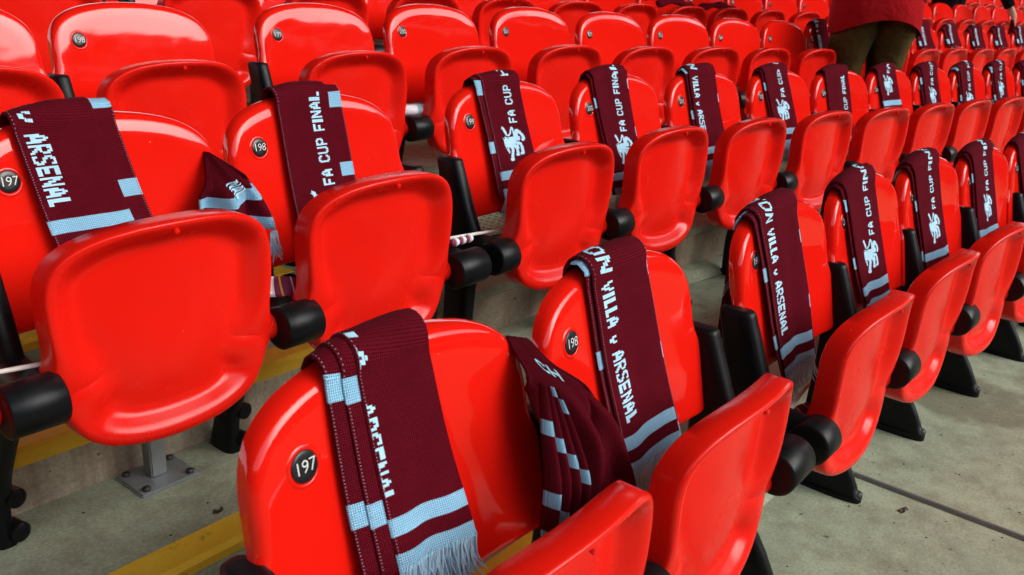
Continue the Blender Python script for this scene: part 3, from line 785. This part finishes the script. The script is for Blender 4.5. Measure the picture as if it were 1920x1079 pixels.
V = Vector
def bunched(r, s, label, L, R, P=None, band=None, seed=0):
    t = thing('scarf', label, 'scarf', SM(r, s), 'maroon scarves hung over the seat backs')
    rg = random.Random(seed)
    L = [V(q) for q in L]; R = [V(q) for q in R]
    def F(u, v):
        a = curve_at(L, v); b = curve_at(R, v); p = a.lerp(b, u)
        # billow out to the front, with soft radiating creases
        bl = math.sin(PI*min(1, u*1.05))*.034*math.sin(PI*min(1, v*1.05))
        q = 1.9*(u**1.15+.16*math.sin(2.6*v+seed))*(1-.22*v)+.75*v+.3*seed
        f = q % 1.0
        fold = math.sin(PI*f)**.45 if f < 1 else 0
        q2 = 2.1*u-1.6*v+.2*seed
        cr = .036*min(1, v*2.4)*(1-.45*v*v)*fold+.012*math.sin(2*PI*q2)*min(1, v*1.6)+.003*math.sin(23*u-9*v)
        return p+V((0, -bl-cr, .0))
    sheet_mesh('gathered_cloth', F, 44, 40, KNIT if band else KPLAIN, .006, (.30, band if band else .36), t)
    vs = []; fs = []
    for i in range(60):
        for u in (.985,):
            v = (i+.3)/60
            if v > .96: continue
            b = len(vs); o = V((0, -.0012, 0)); vs += [F(u-.006, v)+o, F(u+.006, v)+o, F(u+.006, v+.005)+o, F(u-.006, v+.005)+o]; fs.append((b, b+1, b+2, b+3))
    part('edge_stitching', mesh('edge_stitching', vs, fs, STITCH, False), t)['kind'] = 'stuff'
    return t, F
# front row, between the first two seats
C1L = [(-0.303, 0.012, 0.747), (-0.312, -0.01, 0.725), (-0.326, -0.04, 0.701), (-0.33, -0.06, 0.657), (-0.321, -0.08, 0.596), (-0.284, -0.095, 0.485)]
C1R = [(-0.253, 0.012, 0.729), (-0.254, -0.012, 0.705), (-0.224, -0.04, 0.673), (-0.184, -0.065, 0.621), (-0.15, -0.085, 0.535), (-0.111, -0.095, 0.44)]
t, F = bunched(1, 198, 'bunched maroon scarf hanging in pleats between first and second front-row seats', C1L, C1R, seed=3)
P1L = [V(q) for q in [(-0.366, -0.07, 0.73), (-0.378, -0.09, 0.67), (-0.38, -0.105, 0.599), (-0.385, -0.11, 0.53)]]
P1R = [V(q) for q in [(-0.35, -0.075, 0.723), (-0.33, -0.1, 0.656), (-0.312, -0.115, 0.58), (-0.32, -0.115, 0.491)]]
def FP(u, v):
    p = curve_at(P1L, v).lerp(curve_at(P1R, v), u*.86)
    k = (u*3.6) % 1
    return p+V((0, -.017*(.30+.70*min(1, v*1.6))*math.sin(PI*k)**.6-.008*u-.026*(1-.5*v), 0))
sheet_mesh('pleated_fold', FP, 72, 34, KFOLD, .004, (.22, .33), t, lambda u: .034*int(u*3.6))
rg = random.Random(5)
fringe('fringe', t, [(FP(rg.random(), .995), V((0, -1, 0)), V((-1, 0, 0))) for _ in range(110)], .070, rg, .0011, 4, .5)
def cells_on(F, txt, u0, v0, du, dv, cw, ch, name='lettering', off=.003):
    q, Ln = word_cells(txt, cw, ch); vs = []; fs = []
    for a0, a1, b0, b1 in q:
        b = len(vs)
        for a, bb in ((a0, b0), (a1, b0), (a1, b1), (a0, b1)):
            u = u0+a*du[0]+bb*dv[0]; v = v0+a*du[1]+bb*dv[1]
            vs.append(F(min(1, max(0, u)), min(1, max(0, v)))+V((0, -off, 0)))
        fs.append((b, b+1, b+2, b+3))
    return mesh(name, vs, fs, LETTER, False)
part('lettering', cells_on(F, 'CH', .22, .26, (6.0, 2.6), (1.8, -5.2), .0022, .0021), t)
# second row, between the first two seats
C2L = [(-0.288, -0.005, 0.704), (-0.319, -0.03, 0.658), (-0.351, -0.06, 0.621), (-0.382, -0.09, 0.575)]
C2R = [(-0.278, -0.005, 0.702), (-0.253, -0.03, 0.672), (-0.227, -0.06, 0.636), (-0.216, -0.09, 0.556)]
t, F = bunched(2, 198, 'small folded maroon scarf tucked between first and second seats of second row', C2L, C2R, band=.17, seed=8)
part('lettering', cells_on(F, 'NAL', .30, .42, (3.2, 5.0), (9.0, -2.6), .0030, .0030), t)
rg = random.Random(9)
fringe('fringe', t, [(V((-.20+rg.uniform(-.012, .004), -.10, .545)), V((0, -1, 0)), V((1, 0, 0))) for _ in range(26)], .06, rg, .001)

# slumped scarves lying behind the pans in the fourth row
def slumped(r, s, label, pts, rad):
    t = thing('scarf', label, 'scarf', SM(r, s), 'maroon scarves hung over the seat backs'); mb = MB()
    mb.tube([curve_at([V(p) for p in pts], i/14) for i in range(15)], [rad*(.8+.25*math.sin(i*1.3)) for i in range(15)], 10, True, .55)
    part('rolled_cloth', mb.mesh('rolled_cloth', KPLAIN), t)
    mb = MB(); p0 = V(pts[-1])
    for i in range(14): mb.tube([p0+V((random.uniform(-.03, .02), random.uniform(-.02, .01), 0)), p0+V((random.uniform(0, .05), -.01, random.uniform(-.05, -.02)))], .003, 4)
    part('fringe', mb.mesh('fringe', BLUEYARN), t)['kind'] = 'stuff'
slumped(4, 205, 'dark maroon scarf slumped behind a fourth-row seat pan, left one of two', [(-.17, -.10, .665), (-.05, -.14, .685), (.07, -.17, .665), (.13, -.19, .62)], .028)
slumped(4, 206, 'dark maroon scarf slumped behind a fourth-row seat pan, right one of two', [(-.19, -.10, .655), (-.07, -.14, .675), (.07, -.17, .66), (.14, -.19, .615)], .030)

# ------------------------------------------------------------------ paper flags on sticks left on the hinges
PURPLE = simple('maroon_printed_paper', (.20, .012, .06), .6, 0, .1, 60, 0); PAPER = simple('white_paper', (.80, .80, .82), .6, 0, .05, 60, 0); GOLD = simple('gold_print', (.62, .36, .03), .6, 0, .1, 60, 0)
def hand_flag(r, s, label, a, b, flag=None, rolled=None):
    t = thing('hand_flag', label, 'flag', SM(r, s), 'hand flags left on the seats')
    mb = MB(); mb.tube([a, b], .0042, 8); part('stick', mb.mesh('stick', WOODSTICK), t)
    if flag:
        o, eu, ev = V(flag[0]), V(flag[1]), V(flag[2])   # corner, along, down
        def G(u, v): return o+eu*u+ev*v+V((0, -.006*math.sin(u*7+v*2), .003*math.sin(u*5)))
        for nm, u0, u1, mt, of in (('white_field', 0, .5, PAPER, 0), ('maroon_field', .5, 1, PURPLE, 0), ('gold_stripe', .62, .66, GOLD, .0012), ('pale_stripe', .86, .88, PAPER, .0012)):
            sheet_mesh(nm, lambda u, v, u0=u0, u1=u1, of=of: G(u0+(u1-u0)*u, v)+V((0, -of, of)), 8, 5, mt, .0008, (.1, .1), t)
    if rolled:
        c0, c1 = V(rolled[0]), V(rolled[1]); n = 6
        for i in range(n):
            mb = MB(); p = c0.lerp(c1, i/n); q = c0.lerp(c1, (i+.98)/n); mb.tube([p, q], [.0095+.002*(i % 2), .0085], 12)
            part('rolled_paper', mb.mesh('rolled_paper', PURPLE if i % 2 == 0 else PAPER), t)
hand_flag(2, 197, 'thin white flag stick lying across the hinge at the far left', (-.36, -.150, .449), (-.14, -.165, .432))
hand_flag(2, 197, 'maroon and white paper flag resting on the hinge between second-row seats one and two', (.12, -.12, .452), (.23, -.150, .450), flag=[(.185, -.155, .487), (.105, .004, -.014), (.004, .0, -.045)])
hand_flag(2, 198, 'long white stick with rolled purple flag on the paired second-row hinges', (.22, -.150, .4605), (.50, -.150, .4415), rolled=[(.255, -.157, .4465), (.330, -.157, .4475)])
hand_flag(1, 198, 'purple and white paper flag resting on the paired front-row hinges', (.36, -.150, .405), (.53, -.150, .446), flag=[(.385, -.160, .412), (.125, .004, .006), (.006, -.02, -.020)])
hand_flag(3, 199, 'rolled white paper flag lying on a third-row hinge', (.17, -.15, .46), (.38, -.15, .455), rolled=None)
t = thing('paper_roll', 'thick roll of white paper lying on a third-row hinge', 'paper roll', SM(3, 199)); mb = MB()
mb.tube([(.20, -.165, .458), (.36, -.165, .455)], .019, 16); part('rolled_sheet', mb.mesh('rolled_sheet', PAPER), t); mb = MB(); mb.tube([(.27, -.165, .4567), (.285, -.165, .4565)], .0195, 16); part('paper_band', mb.mesh('paper_band', BLUEYARN), t)

# ------------------------------------------------------------------ galvanised post, grate, litter
t = thing('floor_post', 'grey galvanised post on a bolted base plate under the second row', 'post', SM(2, 197))
def beveled_box(name, c, d, mat, parent, bv=.003):
    bm = bmesh.new(); bmesh.ops.create_cube(bm, size=1); bmesh.ops.scale(bm, vec=d, verts=bm.verts)
    bmesh.ops.bevel(bm, geom=bm.edges[:], offset=bv, segments=2, affect='EDGES'); bmesh.ops.translate(bm, vec=c, verts=bm.verts)
    me = bpy.data.meshes.new(name); bm.to_mesh(me); bm.free(); me.materials.append(mat); return part(name, me, parent)
beveled_box('base_plate', (.083, .085, .006), (.135, .115, .010), GALV, t); beveled_box('square_tube', (.083, .095, .19), (.036, .036, .36), GALV, t)
for dx, dy in ((-.05, -.042), (.05, -.042), (-.05, .042), (.05, .042)):
    mb = MB(); mb.tube([(.083+dx, .085+dy, .010), (.083+dx, .085+dy, .018)], .0085, 6); part('anchor_bolt', mb.mesh('anchor_bolt', STEELBOLT), t)
t = thing('floor_grate', 'pale metal floor grate let into the third-row tread', 'grate', SM(3, 199))
GR = simple('pale_grate_metal', (.62, .62, .46), .5, 0, .2, 30, .0003); DK = simple('grate_gap_shade', (.03, .03, .022), .9, 0, .1, 10, 0)
mb = MB(); mb.add([(.32, -.36, .006), (.90, -.36, .006), (.90, .0, .006), (.32, .0, .006)], [(0, 1, 2, 3)]); part('gap_shade_sheet', mb.mesh('gap_shade_sheet', DK, False), t)  # dark sheet colours in the shade between the grate bars
bar = MB(); bar.box((.61, 0, .012), (.58, .011, .010)); me = bar.mesh('grate_bar', GR, False)
for i in range(13): o = part('grate_bar', me, t); o.location = (0, -.352+i*.0285, 0)
bar = MB(); bar.box((0, -.18, .013), (.010, .36, .010)); me = bar.mesh('cross_bar', GR, False)
for i in range(15): o = part('cross_bar', me, t); o.location = (.325+i*.0408, 0, 0)
LEAF = simple('dry_brown_leaf', (.045, .03, .015), .8, 0, .3, 60, .0005)
def leaf(name, label, cat, M, pts, h):
    c = sum((V((x, y, 0)) for x, y in pts), V((0, 0, 0)))/len(pts); mb = MB(); n = len(pts)
    mb.add([V((x, y, .004+h*(i % 2))) for i, (x, y) in enumerate(pts)]+[c+V((0, 0, .006+h*.4))], [(i, (i+1) % n, n) for i in range(n)])
    o = part(name, mb.mesh(name, LEAF, False)); o.matrix_world = M; o['label'] = label; o['category'] = cat
leaf('dry_leaf', 'small dry leaf on the concrete before the yellow edge', 'leaf', SM(2, 197) @ Matrix.Translation((.094, -.125, 0)), [(-.014, 0), (-.006, .009), (.004, .006), (.014, .008), (.010, -.004), (.002, -.010), (-.008, -.006)], .004)
leaf('dry_leaf', 'curled brown leaf on the pale front floor by the joint', 'leaf', SM(1, 199) @ Matrix.Translation((.296, -.288, 0)), [(-.016, .004), (-.008, .012), (.006, .013), (.017, .004), (.015, -.006), (.008, .001), (-.002, .005), (-.010, -.004)], .006)

# ------------------------------------------------------------------ people
def skin_mesh(name, verts, edges, radii, mat, sub=2, root=0):
    me = bpy.data.meshes.new(name); me.from_pydata([tuple(v) for v in verts], edges, []); o = bpy.data.objects.new(name, me); link(o)
    md = o.modifiers.new('skin', 'SKIN'); md.use_smooth_shade = True
    for i, r in enumerate(radii):
        sv = me.skin_vertices[0].data[i]; sv.radius = (r, r) if not isinstance(r, tuple) else r; sv.use_root = (i == root)
    sd_ = o.modifiers.new('sub', 'SUBSURF'); sd_.levels = sub; sd_.render_levels = sub
    bpy.context.view_layer.update()
    m2 = bpy.data.meshes.new_from_object(o.evaluated_get(bpy.context.evaluated_depsgraph_get())); bpy.data.objects.remove(o)
    m2.name = name; m2.materials.clear(); m2.materials.append(mat); m2.polygons.foreach_set('use_smooth', [True]*len(m2.polygons)); return m2
SKIN = simple('skin', (.50, .27, .18), .5, 0, .06, 12, 0); HAIR = simple('dark_hair', (.02, .014, .01), .6, 0, .3, 60, .001)
def fabric(name, c, var=.25):
    m, tt, n, b = newmat(name); co = texco(tt); a = noise(tt, 9, 3, .5, co, .6); f = noise(tt, 500, 2, .5, co)
    tt.links.new(mixc(tt, a.outputs['Fac'], tuple(x*(1-var) for x in c), tuple(x*(1+var) for x in c)), b.inputs['Base Color']); b.inputs['Roughness'].default_value = .95; b.inputs['Specular IOR Level'].default_value = .05
    bump(tt, b, math_n(tt, 'ADD', math_n(tt, 'MULTIPLY', a.outputs['Fac'], 40.0), f.outputs['Fac']), .55, .0012); return m
KHAKI = fabric('olive_khaki_cotton', (.078, .054, .018), .4); REDCOT = fabric('red_cotton', (.30, .006, .009), .12); BLACKCOT = fabric('black_jacket_cloth', (.010, .009, .011)); SHOE = simple('dark_shoe', (.02, .018, .016), .5, 0, .2, 30, 0)
def person(label, M, J, shirt, trous):
    t = thing('person', label, 'person', M)
    vs = []; ed = []; rd = []
    def chain(pts, rads, start=None):
        prev = start
        for p, r in zip(pts, rads):
            vs.append(V(p)); rd.append(r); i = len(vs)-1
            if prev is not None: ed.append((prev, i))
            prev = i
        return prev
    pel = chain([J['pelvis']], [.12]); ch = chain([J['waist'], J['chest']], [.11, .125], pel); nk = chain([J['neck']], [.055], ch)
    chain([J['head0'], J['head'], J['crown']], [.062, .092, .055], nk)
    for sx, sd_ in ((-1, 'L'), (1, 'R')):
        hand = chain([J['sh'+sd_], J['el'+sd_], J['wr'+sd_]], [.058, .042, .029], ch)
        w_, e_ = V(J['wr'+sd_]), V(J['el'+sd_]); d = (w_-e_).normalized(); side = d.cross(V((0, 1, .2))).normalized(); up = side.cross(d)
        palm = chain([w_+d*.055], [(.036, .018)], hand)
        for k, (of, ln) in enumerate(((-.027, .070), (-.009, .080), (.009, .076), (.027, .060))):
            chain([w_+d*.085+side*of, w_+d*(.085+ln*.55)+side*of*1.1-up*.012, w_+d*(.085+ln)+side*of*1.1-up*.034], [.0095, .0085, .007], palm)
        chain([w_+d*.035+side*(-.035), w_+d*.065+side*(-.052)-up*.014, w_+d*.088+side*(-.05)-up*.03], [.012, .0105, .008], palm)
        chain([J['hip'+sd_], J['kn'+sd_], J['an'+sd_], V(J['an'+sd_])+V((0, .14, -.05))], [.085, .058, .04, .032], pel)
    part('body', skin_mesh('body', vs, ed, rd, SKIN), t)
    # hair, face
    hd, cr, nkp = V(J['head']), V(J['crown']), V(J['head0']); upv = (cr-hd).normalized(); fw = V((0, 1, 0)); fw = (fw-upv*fw.dot(upv)).normalized(); sdv = fw.cross(upv)
    bm = bmesh.new(); bmesh.ops.create_uvsphere(bm, u_segments=20, v_segments=14, radius=.104)
    for v in bm.verts: v.co = hd+upv*(.03+v.co.z*1.08)-fw*.018+sdv*v.co.x*.98+fw*v.co.y*1.05
    me = bpy.data.meshes.new('hair'); bm.to_mesh(me); bm.free(); me.materials.append(HAIR); me.polygons.foreach_set('use_smooth', [True]*len(me.polygons)); part('hair', me, t)
    for sx in (-1, 1):
        mb = MB(); mb.tube([hd+sdv*sx*.033+fw*.083+upv*.005, hd+sdv*sx*.033+fw*.094+upv*.005], [.011, .006], 8); part('eye', mb.mesh('eye', HAIR), t)
    mb = MB(); mb.tube([hd+fw*.086, hd+fw*.110-upv*.035, hd+fw*.088-upv*.045], [.010, .015, .008], 8); part('nose', mb.mesh('nose', SKIN), t)
    # trousers: two legs and the seat as one garment
    mb = MB()
    def ring(c, rx, ry, n=26, ph=0): return [V(c)+V((rx*math.cos(2*PI*j/n), ry*math.sin(2*PI*j/n), 0))*(1+.035*math.sin(3*2*PI*j/n+ph)+.02*math.sin(7*2*PI*j/n+2*ph)) for j in range(n)]
    for sx, sd_ in ((-1, 'L'), (1, 'R')):
        h, k, a = V(J['hip'+sd_]), V(J['kn'+sd_]), V(J['an'+sd_]); pc = V(J['pelvis'])
        cs = [(pc.lerp(h, .72)+V((0, -.01, .09)), .112, .140), (pc.lerp(h, .95)+V((0, -.020, .01)), .110, .150), (h.lerp(k, .12)+V((0, -.026, 0)), .114, .156), (h.lerp(k, .3)+V((0, -.016, 0)), .124, .150), (h.lerp(k, .55), .107, .124), (h.lerp(k, .8), .094, .105), (k, .092, .102), (k.lerp(a, .25), .087, .098), (k.lerp(a, .5), .084, .096), (k.lerp(a, .8), .082, .094), (a+V((0, .01, -.02)), .080, .100)]
        mb.loft([ring(c, rx, ry, ph=i*1.1+sx) for i, (c, rx, ry) in enumerate(cs)])
        f = MB(); f.tube([a+V((0, -.06, -.055)), a+V((0, .05, -.05)), a+V((0, .16, -.06)), a+V((0, .20, -.062))], [.042, .046, .042, .02], 12); part('shoe', f.mesh('shoe', SHOE), t)
    part('trousers', mb.mesh('trousers', trous), t)
    # shirt: body with an open hem, and sleeves
    mb = MB(); pc, wc, cc, nc = V(J['pelvis']), V(J['waist']), V(J['chest']), V(J['neck'])
    hem = J.get('hem', .0); n = 40; rings = []
    for q, (c, rx, ry, tilt) in enumerate([(pc+V((0, -.035, -.145+hem)), .246, .215, .15), (pc+V((0, -.03, -.12+hem)), .247, .215, .15), (pc+V((0, -.02, .02)), .244, .210, .03), (pc.lerp(wc, .6), .198, .160, 0), (wc, .192, .150, 0), (wc.lerp(cc, .5), .200, .150, 0), (cc, .212, .145, 0), (cc.lerp(nc, .45), .185, .125, 0), (cc.lerp(nc, .8), .10, .085, 0), (nc, .07, .07, 0)]):
        ax = (cc-pc).normalized() if q > 3 else V((0, 0, 1)); yv = V((0, 1, 0)); yv = (yv-ax*yv.dot(ax)).normalized()
        rings.append([c+V((rx*math.cos(2*PI*j/n), 0, 0))+yv*(ry*math.sin(2*PI*j/n))*(1+.03*math.sin(5*2*PI*j/n+q))+V((0, 0, -tilt*math.cos(2*PI*j/n)**2*.55+(tilt*.4 if tilt else 0))) for j in range(n)])
    mb.loft(rings, False)
    for sd_ in 'LR': mb.tube([cc.lerp(V(J['sh'+sd_]), .5), J['sh'+sd_], V(J['sh'+sd_]).lerp(V(J['el'+sd_]), .5), J['el'+sd_], V(J['el'+sd_]).lerp(V(J['wr'+sd_]), .85)], [.07, .078, .07, .062, .048], 14)
    part('shirt' if shirt is REDCOT else 'jacket', mb.mesh('shirt', shirt), t)
    return t
JA = dict(pelvis=(0, 0, .90), waist=(0, .05, 1.06), chest=(0, .20, 1.26), neck=(0, .33, 1.40), head0=(0, .38, 1.44), head=(0, .44, 1.52), crown=(0, .47, 1.60),
          shL=(-.19, .26, 1.33), elL=(-.25, .45, 1.20), wrL=(-.16, .64, 1.26), shR=(.19, .26, 1.33), elR=(.26, .45, 1.20), wrR=(.16, .64, 1.26),
          hipL=(-.105, -.01, .86), knL=(-.115, .03, .48), anL=(-.12, -.02, .09), hipR=(.105, -.01, .86), knR=(.12, .03, .48), anR=(.125, -.02, .09))
person('person in red top and olive trousers seen from behind among the seats', Matrix.Translation((3.80, .90, 2*H)) @ Matrix.Rotation(math.radians(-51), 4, 'Z'), JA, REDCOT, KHAKI)
JB = dict(pelvis=(0, 0, .92), waist=(0, .14, 1.04), chest=(0, .36, 1.12), neck=(0, .52, 1.15), head0=(0, .57, 1.16), head=(0, .65, 1.16), crown=(0, .73, 1.18),
          shL=(-.19, .38, 1.10), elL=(-.27, .52, .98), wrL=(-.16, .66, 1.00), shR=(.19, .38, 1.08), elR=(.15, .50, .80), wrR=(.06, .61, .57),
          hipL=(-.10, -.01, .86), knL=(-.11, .04, .48), anL=(-.115, -.01, .09), hipR=(.10, -.01, .86), knR=(.115, .04, .48), anR=(.12, -.01, .09))
MP = Matrix.Translation((8.30, 1.60, 4*H)) @ Matrix.Rotation(math.radians(176), 4, 'Z')
person('person in black jacket bending over the upper seats at the top right', MP, JB, BLACKCOT, BLACKCOT)
t = thing('scarf', 'dark scarf dangling from the hand of the person in the black jacket', 'scarf', MP)
mb = MB(); mb.tube([(.050, .63, .49), (.045, .64, .44), (.040, .635, .36), (.034, .63, .27)], [.022, .034, .038, .036], 12, True, .35); part('hanging_cloth', mb.mesh('hanging_cloth', KPLAIN), t)

# fine grit and crumbs lying on the treads
mb = MB(); rg = random.Random(77)
for i in range(420):
    r = rg.choice((1, 1, 1, 1, 2, 2)); sx = rg.randint(196, 203); M = seat_mat(r, sx)
    x, y = rg.uniform(-.3, .3), (rg.uniform(-1.1, .05) if r == 1 else rg.uniform(-.55, .05))
    if sx < 199: y = rg.uniform(-.2, .12)
    p = M @ Vector((x, y, 0)); p.z = (r-1)*H+.001; q = rg.uniform(.0012, .0042); a = rg.uniform(0, 6.28)
    mb.add([p+Vector((q*math.cos(a+k*1.57)*rg.uniform(.6, 1.4), q*math.sin(a+k*1.57)*rg.uniform(.6, 1.4), 0)) for k in range(4)]+[p+Vector((0, 0, q*.7))], [(0, 1, 4), (1, 2, 4), (2, 3, 4), (3, 0, 4)])
o = part('grit', mb.mesh('grit', LEAF, False)); o['kind'] = 'stuff'; o['label'] = 'fine dark grit and crumbs scattered over the concrete treads'; o['category'] = 'grit'
